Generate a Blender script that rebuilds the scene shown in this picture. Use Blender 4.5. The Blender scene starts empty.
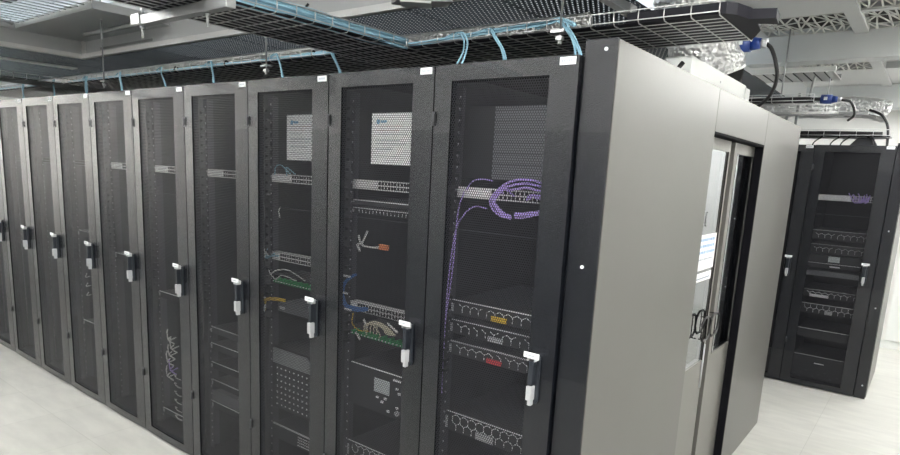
import bpy, math, random
from mathutils import Vector, Matrix
random.seed(7)
SC = bpy.context.scene
COL = SC.collection
R = math.radians

# ------------------------------------------------------------------ materials
def new_mat(name):
    m = bpy.data.materials.new(name); m.use_nodes = True
    nt = m.node_tree; nt.nodes.clear()
    out = nt.nodes.new('ShaderNodeOutputMaterial')
    return m, nt, out

def pbr(name, col, rough=.5, metal=0., bump=0., bscale=200., spec=.5, var=0., vscale=6., emit=None, estr=0., coat=0., ior=1.5, sheen=0.):
    m, nt, out = new_mat(name)
    b = nt.nodes.new('ShaderNodeBsdfPrincipled')
    b.inputs['Base Color'].default_value = (*col, 1)
    b.inputs['Roughness'].default_value = rough
    b.inputs['Metallic'].default_value = metal
    b.inputs['Specular IOR Level'].default_value = spec
    b.inputs['Coat Weight'].default_value = coat; b.inputs['IOR'].default_value = ior
    b.inputs['Sheen Weight'].default_value = sheen; b.inputs['Sheen Roughness'].default_value = .35
    tc = nt.nodes.new('ShaderNodeTexCoord')
    if var > 0:
        n = nt.nodes.new('ShaderNodeTexNoise'); n.inputs['Scale'].default_value = vscale
        n.inputs['Detail'].default_value = 5
        nt.links.new(tc.outputs['Object'], n.inputs['Vector'])
        mx = nt.nodes.new('ShaderNodeMix'); mx.data_type = 'RGBA'
        mx.inputs[6].default_value = (*[c * (1 - var) for c in col], 1)
        mx.inputs[7].default_value = (*[min(1, c * (1 + var)) for c in col], 1)
        nt.links.new(n.outputs['Fac'], mx.inputs[0])
        nt.links.new(mx.outputs[2], b.inputs['Base Color'])
    if bump > 0:
        n = nt.nodes.new('ShaderNodeTexNoise'); n.inputs['Scale'].default_value = bscale
        n.inputs['Detail'].default_value = 2
        nt.links.new(tc.outputs['Object'], n.inputs['Vector'])
        bp = nt.nodes.new('ShaderNodeBump'); bp.inputs['Strength'].default_value = bump
        bp.inputs['Distance'].default_value = .002
        nt.links.new(n.outputs['Fac'], bp.inputs['Height'])
        nt.links.new(bp.outputs['Normal'], b.inputs['Normal'])
    if emit:
        b.inputs['Emission Color'].default_value = (*emit, 1)
        b.inputs['Emission Strength'].default_value = estr
    nt.links.new(b.outputs[0], out.inputs[0])
    return m

def perforated(name, col, pitch, hole, axes=(0, 2), rough=.5, stretch=1.732, metal=0., tilt=0):
    """sheet metal punched with staggered round holes, laid out in the sheet's own coordinates"""
    m, nt, out = new_mat(name)
    b = nt.nodes.new('ShaderNodeBsdfPrincipled')
    b.inputs['Base Color'].default_value = (*col, 1); b.inputs['Roughness'].default_value = rough
    b.inputs['Metallic'].default_value = metal; b.inputs['Specular IOR Level'].default_value = .28
    tr = nt.nodes.new('ShaderNodeBsdfTransparent')
    tc = nt.nodes.new('ShaderNodeTexCoord'); sp = nt.nodes.new('ShaderNodeSeparateXYZ')
    nt.links.new(tc.outputs['Object'], sp.inputs[0])
    def mth(op, a, bb=None):
        n = nt.nodes.new('ShaderNodeMath'); n.operation = op
        for i, v in enumerate((a, bb)):
            if v is None: continue
            if isinstance(v, (int, float)): n.inputs[i].default_value = v
            else: nt.links.new(v, n.inputs[i])
        return n.outputs[0]
    u, v = sp.outputs[axes[0]], sp.outputs[axes[1]]
    pu, pv = pitch, pitch * stretch
    ds = []
    for off in (0, .5):
        a = mth('MULTIPLY', mth('SUBTRACT', mth('FRACT', mth('ADD', mth('DIVIDE', u, pu), off + 100)), .5), pu)
        c = mth('MULTIPLY', mth('SUBTRACT', mth('FRACT', mth('ADD', mth('DIVIDE', v, pv), off + 100)), .5), pv)
        ds.append(mth('ADD', mth('MULTIPLY', a, a), mth('MULTIPLY', c, c)))
    d = mth('MINIMUM', ds[0], ds[1])
    h = mth('LESS_THAN', d, hole * hole)
    mix = nt.nodes.new('ShaderNodeMixShader')
    nt.links.new(h, mix.inputs[0]); nt.links.new(b.outputs[0], mix.inputs[1]); nt.links.new(tr.outputs[0], mix.inputs[2])
    nt.links.new(mix.outputs[0], out.inputs[0])
    return m

def glass_mat(name):
    m, nt, out = new_mat(name)
    tr = nt.nodes.new('ShaderNodeBsdfTransparent'); tr.inputs[0].default_value = (.55, .58, .6, 1)
    gl = nt.nodes.new('ShaderNodeBsdfGlossy'); gl.inputs['Roughness'].default_value = .02
    gl.inputs[0].default_value = (.95, .97, 1, 1)
    fr = nt.nodes.new('ShaderNodeFresnel'); fr.inputs[0].default_value = 5.0
    mix = nt.nodes.new('ShaderNodeMixShader')
    nt.links.new(fr.outputs[0], mix.inputs[0]); nt.links.new(tr.outputs[0], mix.inputs[1]); nt.links.new(gl.outputs[0], mix.inputs[2])
    nt.links.new(mix.outputs[0], out.inputs[0])
    return m

def floor_mat(name):
    m, nt, out = new_mat(name)
    b = nt.nodes.new('ShaderNodeBsdfPrincipled')
    tc = nt.nodes.new('ShaderNodeTexCoord')
    mp = nt.nodes.new('ShaderNodeMapping'); mp.inputs['Location'].default_value = (.12, .31, 0)
    nt.links.new(tc.outputs['Object'], mp.inputs[0])
    br = nt.nodes.new('ShaderNodeTexBrick'); br.offset = 0
    br.inputs['Scale'].default_value = 1; br.inputs['Brick Width'].default_value = .6; br.inputs['Row Height'].default_value = .6
    br.inputs['Mortar Size'].default_value = .0022; br.inputs['Mortar Smooth'].default_value = .6
    br.inputs['Color1'].default_value = (.52, .52, .495, 1); br.inputs['Color2'].default_value = (.49, .49, .465, 1)
    br.inputs['Mortar'].default_value = (.38, .38, .36, 1)
    nt.links.new(mp.outputs[0], br.inputs[0])
    ns = nt.nodes.new('ShaderNodeTexNoise'); ns.inputs['Scale'].default_value = 3.5; ns.inputs['Detail'].default_value = 8
    mp2 = nt.nodes.new('ShaderNodeMapping'); mp2.inputs['Scale'].default_value = (1, 3.5, 1)
    nt.links.new(tc.outputs['Object'], mp2.inputs[0]); nt.links.new(mp2.outputs[0], ns.inputs['Vector'])
    cr = nt.nodes.new('ShaderNodeValToRGB')
    cr.color_ramp.elements[0].position = .3; cr.color_ramp.elements[0].color = (.88, .88, .88, 1)
    cr.color_ramp.elements[1].position = .7; cr.color_ramp.elements[1].color = (1.04, 1.04, 1.02, 1)
    nt.links.new(ns.outputs['Fac'], cr.inputs[0])
    mx = nt.nodes.new('ShaderNodeMix'); mx.data_type = 'RGBA'; mx.blend_type = 'MULTIPLY'; mx.inputs[0].default_value = 1
    nt.links.new(br.outputs['Color'], mx.inputs[6]); nt.links.new(cr.outputs[0], mx.inputs[7])
    nt.links.new(mx.outputs[2], b.inputs['Base Color'])
    b.inputs['Roughness'].default_value = .42
    nt.links.new(b.outputs[0], out.inputs[0])
    return m

def foil_mat(name):
    m, nt, out = new_mat(name)
    b = nt.nodes.new('ShaderNodeBsdfPrincipled')
    b.inputs['Base Color'].default_value = (.80, .80, .80, 1); b.inputs['Metallic'].default_value = .75
    b.inputs['Roughness'].default_value = .34
    tc = nt.nodes.new('ShaderNodeTexCoord')
    n = nt.nodes.new('ShaderNodeTexVoronoi'); n.inputs['Scale'].default_value = 48
    nt.links.new(tc.outputs['Object'], n.inputs['Vector'])
    bp = nt.nodes.new('ShaderNodeBump'); bp.inputs['Strength'].default_value = .9; bp.inputs['Distance'].default_value = .02
    nt.links.new(n.outputs['Distance'], bp.inputs['Height']); nt.links.new(bp.outputs['Normal'], b.inputs['Normal'])
    nt.links.new(b.outputs[0], out.inputs[0])
    return m

M = dict(
    black=pbr('black_powder_coat', (.0055, .0068, .0105), .27, 0, .8, 380, .5, .12, 500, coat=.3, ior=1.5),
    inner=pbr('black_rack_inside', (.016, .017, .02), .6),
    rail=pbr('dark_rail', (.075, .077, .085), .5, .2),
    nut=pbr('bright_nut', (.42, .42, .45), .35, .6),
    mesh=perforated('black_perforated_door_sheet', (.034, .035, .041), .0098, .0041, rough=.34),
    grey=pbr('grey_brushed_panel', (.138, .135, .127), .36, .5, .05, 60, .5, .03, 3),
    greyd=pbr('dark_seam_and_gap_shade', (.005, .005, .007), .8, spec=.1),  # near-black, also paints shade into the door gap and jamb recess
    leafg=pbr('grey_door_leaf', (.21, .205, .19), .38, .45),
    glass=glass_mat('reflective_door_glass'),
    white=pbr('white_paint', (.78, .80, .78), .55, var=.02, vscale=2),
    whitewall=pbr('white_wall_paint', (.82, .82, .80), .5, var=.02, vscale=1.5),
    darkblock=pbr('dark_block_surface', (.03, .03, .033), .6),
    ceilp=pbr('pale_grey_ceiling_paint', (.50, .51, .51), .6, var=.05, vscale=3),
    whitetrim=pbr('bright_white_trim', (.92, .92, .90), .5),
    coffer=pbr('pale_coffer_paint', (.68, .69, .69), .6, var=.04, vscale=3),
    bezel=pbr('satin_grey_bezel', (.34, .35, .37), .4, .2),
    beam=pbr('pale_grey_beam', (.62, .64, .64), .38, .35, .1, 25, .5, .04, 4),
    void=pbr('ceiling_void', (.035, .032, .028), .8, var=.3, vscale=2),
    slab=pbr('white_slab', (.75, .76, .76), .8),
    floor=floor_mat('grey_vinyl_floor_tiles'),
    wire=pbr('zinc_wire', (.66, .66, .66), .35, .7),
    blackwire=pbr('dark_wire', (.20, .20, .21), .4, .5),
    liner=pbr('black_tray_liner', (.012, .012, .018), .6, spec=.25),
    strut=pbr('galvanised_strut', (.38, .39, .39), .38, .7, .1, 40, .5, .06, 12),
    blue=pbr('sky_blue_jacket', (.30, .52, .64), .5),
    blue2=pbr('deep_blue_jacket', (.05, .16, .42), .45),
    plug=pbr('industrial_plug_blue', (.008, .035, .20), .35),
    purple=pbr('violet_jacket', (.52, .38, .88), .45),
    whitec=pbr('white_jacket', (.78, .78, .76), .5),
    cream=pbr('cream_jacket', (.66, .62, .48), .5),
    yellow=pbr('yellow_plastic', (.75, .50, .04), .45),
    orange=pbr('orange_plastic', (.70, .22, .08), .45),
    red=pbr('red_plastic', (.65, .05, .06), .45),
    green=pbr('green_connector', (.03, .32, .10), .45),
    blackc=pbr('black_rubber', (.010, .010, .011), .45),
    silver=pbr('silver_metal', (.75, .75, .75), .45, .2),
    chrome=pbr('pale_plastic', (.50, .51, .53), .35, .2),
    latch=pbr('slate_grey_latch', (.025, .030, .038), .35, .2),
    paper=pbr('white_paper', (.86, .88, .90), .7),
    ink=pbr('grey_ink', (.32, .36, .42), .7),
    inkb=pbr('blue_ink', (.20, .38, .60), .7),
    inkr=pbr('red_ink', (.50, .30, .28), .7),
    server=pbr('black_equipment', (.035, .036, .04), .45, .1),
    eqgrey=pbr('grey_equipment', (.16, .165, .18), .45, .2),
    led=pbr('green_indicator', (.1, .5, .2), .4),
    lcd=pbr('pale_lcd_glass', (.62, .68, .70), .3),
    hex=pbr('bright_bezel_wire', (.92, .93, .95), .4, .1),
    perfc=perforated('dark_perforated_ceiling_sheet', (.020, .034, .048), .030, .0045, axes=(0, 1), rough=.75, stretch=2.3, metal=0),
    foil=foil_mat('crumpled_foil'),
    tile=pbr('grille_casting', (.55, .55, .52), .55),
    lamp=pbr('lamp_diffuser', (.9, .9, .9), .5, emit=(1, .99, .96), estr=30.0),
)

# ------------------------------------------------------------------ mesh builder
class MB:
    def __init__(s): s.v = []; s.f = []; s.mi = []; s.mats = []; s.sm = []
    def _m(s, mat):
        if mat not in s.mats: s.mats.append(mat)
        return s.mats.index(mat)
    def box(s, x0, x1, y0, y1, z0, z1, mat):
        k = len(s.v); i = s._m(mat)
        s.v += [(x0, y0, z0), (x1, y0, z0), (x1, y1, z0), (x0, y1, z0), (x0, y0, z1), (x1, y0, z1), (x1, y1, z1), (x0, y1, z1)]
        for q in ((0, 3, 2, 1), (4, 5, 6, 7), (0, 1, 5, 4), (1, 2, 6, 5), (2, 3, 7, 6), (3, 0, 4, 7)):
            s.f.append(tuple(k + a for a in q)); s.mi.append(i); s.sm.append(False)
        return s
    def quad(s, pts, mat):
        k = len(s.v); s.v += [tuple(p) for p in pts]; s.f.append(tuple(range(k, k + len(pts)))); s.mi.append(s._m(mat)); s.sm.append(False)
        return s
    def prism(s, poly, axis, a, b, mat):
        """poly: 2-D outline in the other two axes, extruded along axis from a to b"""
        k = len(s.v); n = len(poly); i = s._m(mat)
        def P(p, t):
            l = list(p); l.insert(axis, t); return tuple(l)
        s.v += [P(p, a) for p in poly] + [P(p, b) for p in poly]
        s.f.append(tuple(range(k + n - 1, k - 1, -1))); s.f.append(tuple(range(k + n, k + 2 * n))); s.mi += [i, i]; s.sm += [False] * 2
        for j in range(n):
            s.f.append((k + j, k + (j + 1) % n, k + n + (j + 1) % n, k + n + j)); s.mi.append(i); s.sm.append(False)
        return s
    def tube(s, pts, r, mat, n=6, closed=False):
        pts = [Vector(p) for p in pts]; k0 = len(s.v); i = s._m(mat); m = len(pts)
        up = Vector((0.13, .21, .97)).normalized()
        for j, p in enumerate(pts):
            if closed: t = pts[(j + 1) % m] - pts[j - 1]
            else: t = pts[min(j + 1, m - 1)] - pts[max(j - 1, 0)]
            t.normalize()
            a = t.cross(up)
            if a.length < .05: a = t.cross(Vector((1, .1, 0)))
            a.normalize(); b = t.cross(a); rr = r[j] if isinstance(r, (list, tuple)) else r
            for q in range(n):
                th = 2 * math.pi * q / n
                s.v.append(tuple(p + a * (rr * math.cos(th)) + b * (rr * math.sin(th))))
        segs = m if closed else m - 1
        for j in range(segs):
            A = k0 + j * n; B = k0 + ((j + 1) % m) * n
            for q in range(n):
                s.f.append((A + q, A + (q + 1) % n, B + (q + 1) % n, B + q)); s.mi.append(i); s.sm.append(True)
        if not closed:
            s.f.append(tuple(k0 + q for q in range(n - 1, -1, -1))); s.mi.append(i); s.sm.append(False)
            e = k0 + (m - 1) * n
            s.f.append(tuple(e + q for q in range(n))); s.mi.append(i); s.sm.append(False)
        return s
    def bar(s, p, q, w, mat): return s.tube([p, q], w, mat, 4)
    def build(s, name, parent=None, loc=(0, 0, 0), bevel=0):
        me = bpy.data.meshes.new(name); me.from_pydata(s.v, [], s.f)
        for mt in s.mats: me.materials.append(M[mt])
        me.polygons.foreach_set('material_index', s.mi); me.polygons.foreach_set('use_smooth', s.sm)
        me.update()
        o = bpy.data.objects.new(name, me); COL.objects.link(o); o.location = loc
        if parent: o.parent = parent
        if bevel:
            b = o.modifiers.new('bevel', 'BEVEL'); b.width = bevel; b.segments = 2; b.limit_method = 'ANGLE'
        return o

def smooth(pts, k=6):
    """Catmull-Rom curve through points"""
    P = [Vector(p) for p in pts]; out = []
    Q = [P[0] * 2 - P[1]] + P + [P[-1] * 2 - P[-2]]
    for i in range(1, len(Q) - 2):
        for j in range(k):
            t = j / k; a, b, c, d = Q[i - 1], Q[i], Q[i + 1], Q[i + 2]
            out.append(.5 * ((2 * b) + (c - a) * t + (2 * a - 5 * b + 4 * c - d) * t * t + (3 * b - a - 3 * c + d) * t ** 3))
    out.append(P[-1]); return out

def tag(o, label=None, cat=None, group=None, kind=None):
    if label: o['label'] = label
    if cat: o['category'] = cat
    if group: o['group'] = group
    if kind: o['kind'] = kind
    return o
def thing(name, label, cat, loc=(0, 0, 0), group=None):
    o = bpy.data.objects.new(name, None); COL.objects.link(o); o.location = loc; o.empty_display_size = .1
    return tag(o, label, cat, group)
def kids(o): return [c for c in bpy.data.objects if c.parent == o]
def copy_tree(o, parent=None):
    c = o.copy(); COL.objects.link(c); c.parent = parent
    for ch in kids(o): copy_tree(ch, c)
    return c

# ------------------------------------------------------------------ room
XL, XR, YF, YB, ZC = -9.2, 2.9, -3.6, 7.0, 3.35
def struct(name, mb): return tag(mb.build(name), kind='structure')
struct('floor', MB().box(XL, XR, YF, YB, -.1, 0, 'floor'))
struct('wall_left', MB().box(XL - .1, XL, YF, YB, -.1, ZC, 'whitewall'))
struct('wall_right', MB().box(XR, XR + .1, YF, YB, -.1, ZC, 'whitewall'))
struct('wall_front', MB().box(XL - .1, XR + .1, YF - .1, YF, -.1, ZC, 'whitewall'))
struct('dark_reflection_block', MB().box(-6.2, XR, YF, -3.05, 0, 2.2, 'darkblock'))  # unseen dark block for an opposite row, added to darken door reflections
struct('wall_back', MB().box(XL - .1, XR + .1, YB, YB + .1, -.1, ZC, 'whitewall'))
struct('ceiling', MB().box(XL - .1, XR + .1, YF - .1, YB + .1, ZC, ZC + .1, 'slab'))
struct('baseboard_back', MB().box(.5, XR, YB - .015, YB, 0, .09, 'white'))
# service doors in the back wall, each with a bow handle
for n, (a, b, hx) in enumerate(((.72, 1.35, .80), (1.37, 2.0, 1.60))):
    d = struct('door_%d' % (n + 1), MB().box(a, b, YB - .03, YB - .001, .1, 2.25, 'white'))
    MB().tube(smooth([(hx, YB - .03, 1.25), (hx, YB - .075, 1.26), (hx, YB - .075, 1.42), (hx, YB - .03, 1.43)], 4), .007, 'blackc').build('door_handle', d)

# ---- ceiling levels
PZ = 2.75
def perf_panel(x0, x1, y0, y1, i):
    o = MB()
    o.quad([(x0, y0, PZ), (x0, y1, PZ), (x1, y1, PZ), (x1, y0, PZ)], 'perfc')
    return o
# dark perforated sheets behind the white edge beam, carried by runners
pm = MB()
for i in range(14):
    x1 = -.45 - i * .62; x0 = max(x1 - .62, XL)
    if x1 <= XL: break
    for (ya, yb) in ((.97, 2.10), (2.10, 3.25), (3.25, 4.4), (4.4, 5.5)):
        pm.quad([(x0, ya, PZ), (x0, yb, PZ), (x1, yb, PZ), (x1, ya, PZ)], 'perfc')
        pm.box(x1, x1 + .006, ya, yb, PZ, PZ + .006, 'liner')
for x0, x1 in ((-9.19, -8.4), (-8.4, -7.6), (-7.6, -6.8), (-6.8, -6.02)):
    for ya, yb in ((-3.6, -2.4), (-2.4, -1.2), (-1.2, .0), (.0, .97)):
        pm.quad([(x0, ya, PZ), (x0, yb, PZ), (x1, yb, PZ), (x1, ya, PZ)], 'perfc')
struct('ceiling_1', pm)
struct('trim_1', MB().box(-5.96, 0.0, .93, .97, PZ - .012, PZ + .03, 'whitetrim').box(-6.02, -5.96, YF, .97, PZ - .012, PZ + .03, 'whitetrim')
       .box(-7.02, -6.88, YF, 1.25, PZ - .012, PZ + .03, 'whitetrim'))
# pale coffer fascias and soffit over the front aisle
struct('trim_2', MB().box(-5.98, -.45, .96, 1.0, PZ + .03, 3.2, 'coffer').box(-6.0, -5.96, YF, .96, PZ + .03, 2.9, 'coffer')
       .box(-5.99, -5.93, .93, .97, PZ + .03, 2.9, 'whitetrim').box(-5.96, -4.3, .35, .96, 2.9, 2.96, 'coffer').box(-6.0, -5.9, YF, .35, 2.9, 2.96, 'coffer'))
struct('trim_3', MB().box(-5.6, -4.6, .955, .965, 2.80, 2.82, 'strut').tube([(-5.3, .7, 2.86), (-4.2, .7, 2.86)], .02, 'strut', 8))
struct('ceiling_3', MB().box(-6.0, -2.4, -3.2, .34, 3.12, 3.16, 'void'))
# bulkheads and beams at the right
struct('ceiling_2', MB().box(-.45, XR, -1.2, 2.55, 3.0, 3.06, 'ceilp').box(-.45, .36, 2.55, 3.2, 3.0, 3.06, 'ceilp')
       .box(.29, .38, 2.55, 3.8, 2.98, 3.06, 'ceilp').box(-.45, -.30, 3.2, 6.9, 3.0, 3.06, 'ceilp').box(.29, .38, 3.9, 6.9, 2.98, 3.06, 'ceilp')
       .box(-.3, XR, 4.85, 5.0, 2.99, 3.06, 'ceilp').box(-.3, XR, 5.6, 6.9, 3.0, 3.06, 'ceilp').box(.98, XR, 2.5, 5.7, 3.0, 3.06, 'ceilp')
       .box(.36, XR, 3.16, 3.22, 2.99, 3.06, 'ceilp'))
struct('trim_4', MB().box(-.45, XR, 3.8, 3.98, 2.80, 3.04, 'beam'))
struct('trim_5', MB().box(-.45, XR, 6.7, 6.9, 2.74, 3.0, 'beam'))
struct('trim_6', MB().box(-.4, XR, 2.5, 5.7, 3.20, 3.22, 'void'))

def grille(x0, x1, y0, y1, label):
    """cast grille: an irregular web of triangular openings"""
    rnd = random.Random(int((x0 + 3) * 1000 + y0 * 77)); mb = MB()
    nx = max(3, round((x1 - x0) / .066)); ny = max(2, round((y1 - y0) / .19)); P = {}
    for i in range(nx + 1):
        for j in range(ny + 1):
            jx = 0 if i in (0, nx) else rnd.uniform(-.018, .018); jy = 0 if j in (0, ny) else rnd.uniform(-.045, .045)
            P[i, j] = (x0 + (x1 - x0) * i / nx + jx, y0 + (y1 - y0) * j / ny + jy)
    def web(a, b, w=.0055, h=.005):
        a = Vector((*a, 0)); b = Vector((*b, 0)); d = (b - a).normalized(); n = Vector((-d.y, d.x, 0)) * w
        pl = [(a - n), (b - n), (b + n), (a + n)]
        mb.prism([(p.x, p.y) for p in pl], 2, 3.0, 3.0 + h, 'tile')
    for i in range(nx + 1):
        for j in range(ny + 1):
            if i < nx: web(P[i, j], P[i + 1, j])
            if j < ny: web(P[i, j], P[i, j + 1])
            if i < nx and j < ny:
                if rnd.random() < .5: web(P[i, j], P[i + 1, j + 1])
                else: web(P[i + 1, j], P[i, j + 1])
    o = mb.build('ceiling_grille'); tag(o, label, 'grille', 'open ceiling grilles'); return o
grille(-.30, .29, 3.22, 3.79, 'open web ceiling grille above the pale beam, left of the white cross bar')
grille(.38, .97, 2.56, 3.15, 'open web ceiling grille in the top right corner, nearest the camera')
grille(.38, .97, 3.23, 3.79, 'open web ceiling grille at the right edge just above the long pale beam')
grille(-.30, .29, 4.0, 4.84, 'open web ceiling grille below the long pale beam, behind the ribbed trunking')
grille(.38, .97, 4.0, 4.84, 'open web ceiling grille below the long pale beam at the right edge')
grille(-.30, .29, 5.02, 5.6, 'farthest open web ceiling grille, above the small tray with a blue plug')

# ------------------------------------------------------------------ racks
H, W = 2.211, .6
def make_rack():
    t = thing('server_rack', '-', 'server rack')
    b = MB()
    b.box(-.598, -.582, .04, 1.12, .02, H, 'inner'); b.build('side_panel', t)
    MB().box(-.018, -.002, .04, 1.12, .02, H, 'inner').build('side_panel', t)
    MB().box(-.598, -.002, .04, 1.12, H - .02, H, 'black').build('top_panel', t)
    MB().box(-.598, -.002, .045, 1.12, 0, .05, 'inner').build('plinth', t)
    MB().box(-.582, -.556, .035, .06, .05, H - .02, 'black').box(-.044, -.018, .035, .06, .05, H - .02, 'black') \
        .box(-.582, -.018, .035, .06, H - .06, H - .02, 'black').build('front_frame', t)
    for s in (-1, 1):
        r = MB(); c = -.3 + s * .2545
        r.box(c - .017, c + .017, .10, .104, .06, H - .06, 'rail')
        r.box(c + s * .017 - .002, c + s * .017 + .002, .10, .16, .06, H - .06, 'rail')
        z = .1
        while z < H - .1:
            if s < 0: r.box(c + .003, c + .0085, .097, .10, z, z + .009, 'nut')
            z += .0445
        r.build('mounting_rail', t)
    cm = MB(); z = 1.0
    while z < 2.1:
        cm.box(-.556, -.538, .07, .10, z, z + .012, 'inner'); z += .0445
    cm.box(-.558, -.556, .07, .10, 1.0, 2.1, 'inner'); cm.build('cable_comb', t)
    MB().box(-.582, -.018, 1.115, 1.12, .05, H - .02, 'inner').build('rear_panel', t)
    # door
    d = MB(); x0, x1, y0, y1 = -.597, -.003, 0, .030
    zl, zh = .012, H
    CV = .007
    def cy(x): return -CV * (1 - ((x + .3) / .297) ** 2)
    d2 = MB()
    def cbox(a, b, z0, z1, n, ya=y0, yb=y1, mat='black', tgt=None):
        tgt = tgt or d2; k = len(tgt.v); i = tgt._m(mat)
        for j in range(n + 1):
            x = a + (b - a) * j / n; c = cy(x)
            tgt.v += [(x, ya + c, z0), (x, ya + c, z1), (x, yb + c, z1), (x, yb + c, z0)]
        for j in range(n):
            p = k + 4 * j; q = p + 4
            for e, f in ((0, 1), (1, 2), (2, 3), (3, 0)):
                tgt.f.append((p + e, q + e, q + f, p + f)[::1]); tgt.mi.append(i); tgt.sm.append(False)
        tgt.f.append((k, k + 1, k + 2, k + 3)); e = k + 4 * n; tgt.f.append((e + 3, e + 2, e + 1, e)); tgt.mi += [i, i]; tgt.sm += [False] * 2
    cbox(x0, -.515, zl, zh, 5); cbox(-.105, x1, zl, zh, 6)
    cbox(-.515, -.105, zl, .060, 16); cbox(-.515, -.105, 2.152, zh, 16)
    door = d2.build('door', t)
    ms = MB()
    for j in range(16):
        xa, xb = -.515 + .41 * j / 16, -.515 + .41 * (j + 1) / 16
        ms.quad([(xa, .008 + cy(xa), .060), (xb, .008 + cy(xb), .060), (xb, .008 + cy(xb), 2.152), (xa, .008 + cy(xa), 2.152)], 'mesh')
        ms.quad([(xa, .0095 + cy(xa), .060), (xb, .0095 + cy(xb), .060), (xb, .0095 + cy(xb), 2.152), (xa, .0095 + cy(xa), 2.152)], 'mesh')
    ms.build('mesh_screen', door)
    MB().box(-.54, -.08, .0305, .036, 1.602, 1.606, 'rail').build('crossbar', door)
    for z in (.40, 2.0):
        MB().box(-.599, -.586, -.006, .001, z, z + .035, 'blackc').tube([(-.594, -.006, z - .008), (-.594, -.006, z + .043)], .004, 'rail', 8).build('hinge', door)
    h = MB(); h.prism([(-.092, 1.195), (-.052, 1.195), (-.050, 1.03), (-.058, 1.018), (-.086, 1.018), (-.094, 1.03)], 1, -.010, -.0, 'latch')
    # prism along y uses (x, z)
    h.prism([(-.086, 1.19), (-.060, 1.19), (-.064, 1.165), (-.064, 1.09), (-.082, 1.09), (-.082, 1.165)], 1, -.034, -.010, 'latch')
    h.build('handle', door, (0, -.0030, 0), .002)
    MB().box(-.103, -.042, -.037, -.034, 1.192, 1.212, 'paper').box(-.09, -.058, -.034, -.010, 1.180, 1.200, 'chrome') \
        .box(-.095, -.06, -.0375, -.037, 1.200, 1.203, 'ink').build('handle_tag', door, (0, -.0030, 0))
    MB().box(-.084, -.062, -.038, -.010, 1.035, 1.088, 'chrome').box(-.080, -.066, -.030, -.010, 1.014, 1.035, 'chrome').build('lock', door, (0, -.0030, 0), .002)
    l = MB().box(-.070, -.012, -.0018, -.0, 2.182, 2.206, 'paper')
    for k in range(7):
        l.box(-.062 + k * .0062, -.0585 + k * .0062, -.0022, -.0018, 2.190, 2.199, 'ink')
    l.build('asset_label', door, (0, -.0025, 0))
    return t
rack0 = make_rack()
FY = 4.5796
rack_labels = [
    'rightmost black rack of the long row, violet cables looping behind its mesh door',
    'second black rack from the right, large white paper and blue cable loop behind mesh',
    'third black rack from the right, narrow white paper above and yellow fibre below',
    'fourth black rack from the right, faint servers low behind its mesh door',
    'fifth black rack from the right, white cable ends hanging low inside',
    'sixth black rack from the right, little but a pale patch panel inside',
    'black mesh door rack, seventh from the right, fourth from the left edge of the photo',
    'eighth black rack from the right, third from the left edge of the photo',
    'black mesh door rack with empty looking door, second from the left edge of the photo',
    'black mesh door rack whose handle touches the left edge of the photo',
    'last rack at the far left, only its lower door shows at the left edge']
racks = []
for k, lb in enumerate(rack_labels):
    o = rack0 if k == 0 else copy_tree(rack0)
    o.location = (-.6 * k, 0, 0); tag(o, lb, 'server rack', 'server racks in the long front row'); racks.append(o)
for k, lb in enumerate(['far black rack right of the enclosure, whole mesh door in view, pale LCD inside',
                        'far black rack half hidden behind the grey enclosure panel']):
    o = copy_tree(rack0); o.location = (.634 - .6 * k, FY, 0); tag(o, lb, 'server rack', 'server racks in the far row')

# end post of each row: a tall black plate with white screw heads
def end_post(x0, x1, y, depth, ztop, label, screws):
    t = thing('end_post', label, 'rack end post', ((x0 + x1) / 2, y, 0), 'black end posts')
    c = (x0 + x1) / 2
    MB().box(x0 - c, x1 - c, 0, depth, 0, ztop, 'black').build('post', t, bevel=.002)
    for (sx, sz) in screws:
        MB().tube([(sx - c, -.004, sz), (sx - c, .001, sz)], .006, 'paper', 10).build('screw', t)
    return t
end_post(.004, .1145, .02, .06, 2.258, 'tall black end post with two white screws between the nearest rack and the grey panel', [(.078, 2.225), (.062, 1.53), (.07, .12)])
end_post(.636, .7226, FY + .005, .06, 2.235, 'black end post with white screws at the right of the far rack', [(.68, 1.50), (.684, .828), (.69, .123)])

# ------------------------------------------------------------------ aisle enclosure
X = .1176; Y0, Y1, Y2, Y3 = .02, 1.1567, 2.1872, 3.2706; ZH = 2.0624; ZT = 2.2538
def panel(name, y0, y1, z0, z1, label, cat='enclosure panel', x=X):
    t = thing(name, label, cat, (x, y0, z0))
    MB().box(-.022, 0, .0015, y1 - y0 - .0015, 0, z1 - z0, 'grey').build('face_sheet', t, bevel=.0015)
    MB().box(-.045, -.022, .004, y1 - y0 - .004, .0, z1 - z0 - .004, 'greyd').build('return_edge', t)
    return t
panel('enclosure_cladding', Y0 + .005, Y1, .0, ZT, 'large smooth grey end panel beside the nearest rack, left of the glazed doors')
panel('enclosure_header', Y1, Y2, ZH, ZT, 'short grey header panel above the two glazed doors')
panel('enclosure_cladding', Y2, Y3, .0, ZT, 'grey end panel right of the glazed doors, nearer the far rack')
panel('enclosure_cladding', FY + .07, FY + 1.12, .0, ZT - .03, 'pale end panel seen as a thin sliver beside the far rack', x=.7262)
struct('trim_7', MB().box(X - .13, X - .046, Y2 + .0, Y2 + .03, 0, ZH, 'greyd').box(X - .13, X - .046, Y1 - .03, Y1, 0, ZH, 'greyd')
       .box(X - .13, X - .0, Y1, Y2, ZH + .0, ZH - .012, 'greyd'))
struct('jamb_shade', MB().box(X - .10, X - .002, Y2 - .004, Y2 - .0005, 0, ZH, 'greyd'))  # dark sheet painting the recess shade onto the far jamb
LX = .07
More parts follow.
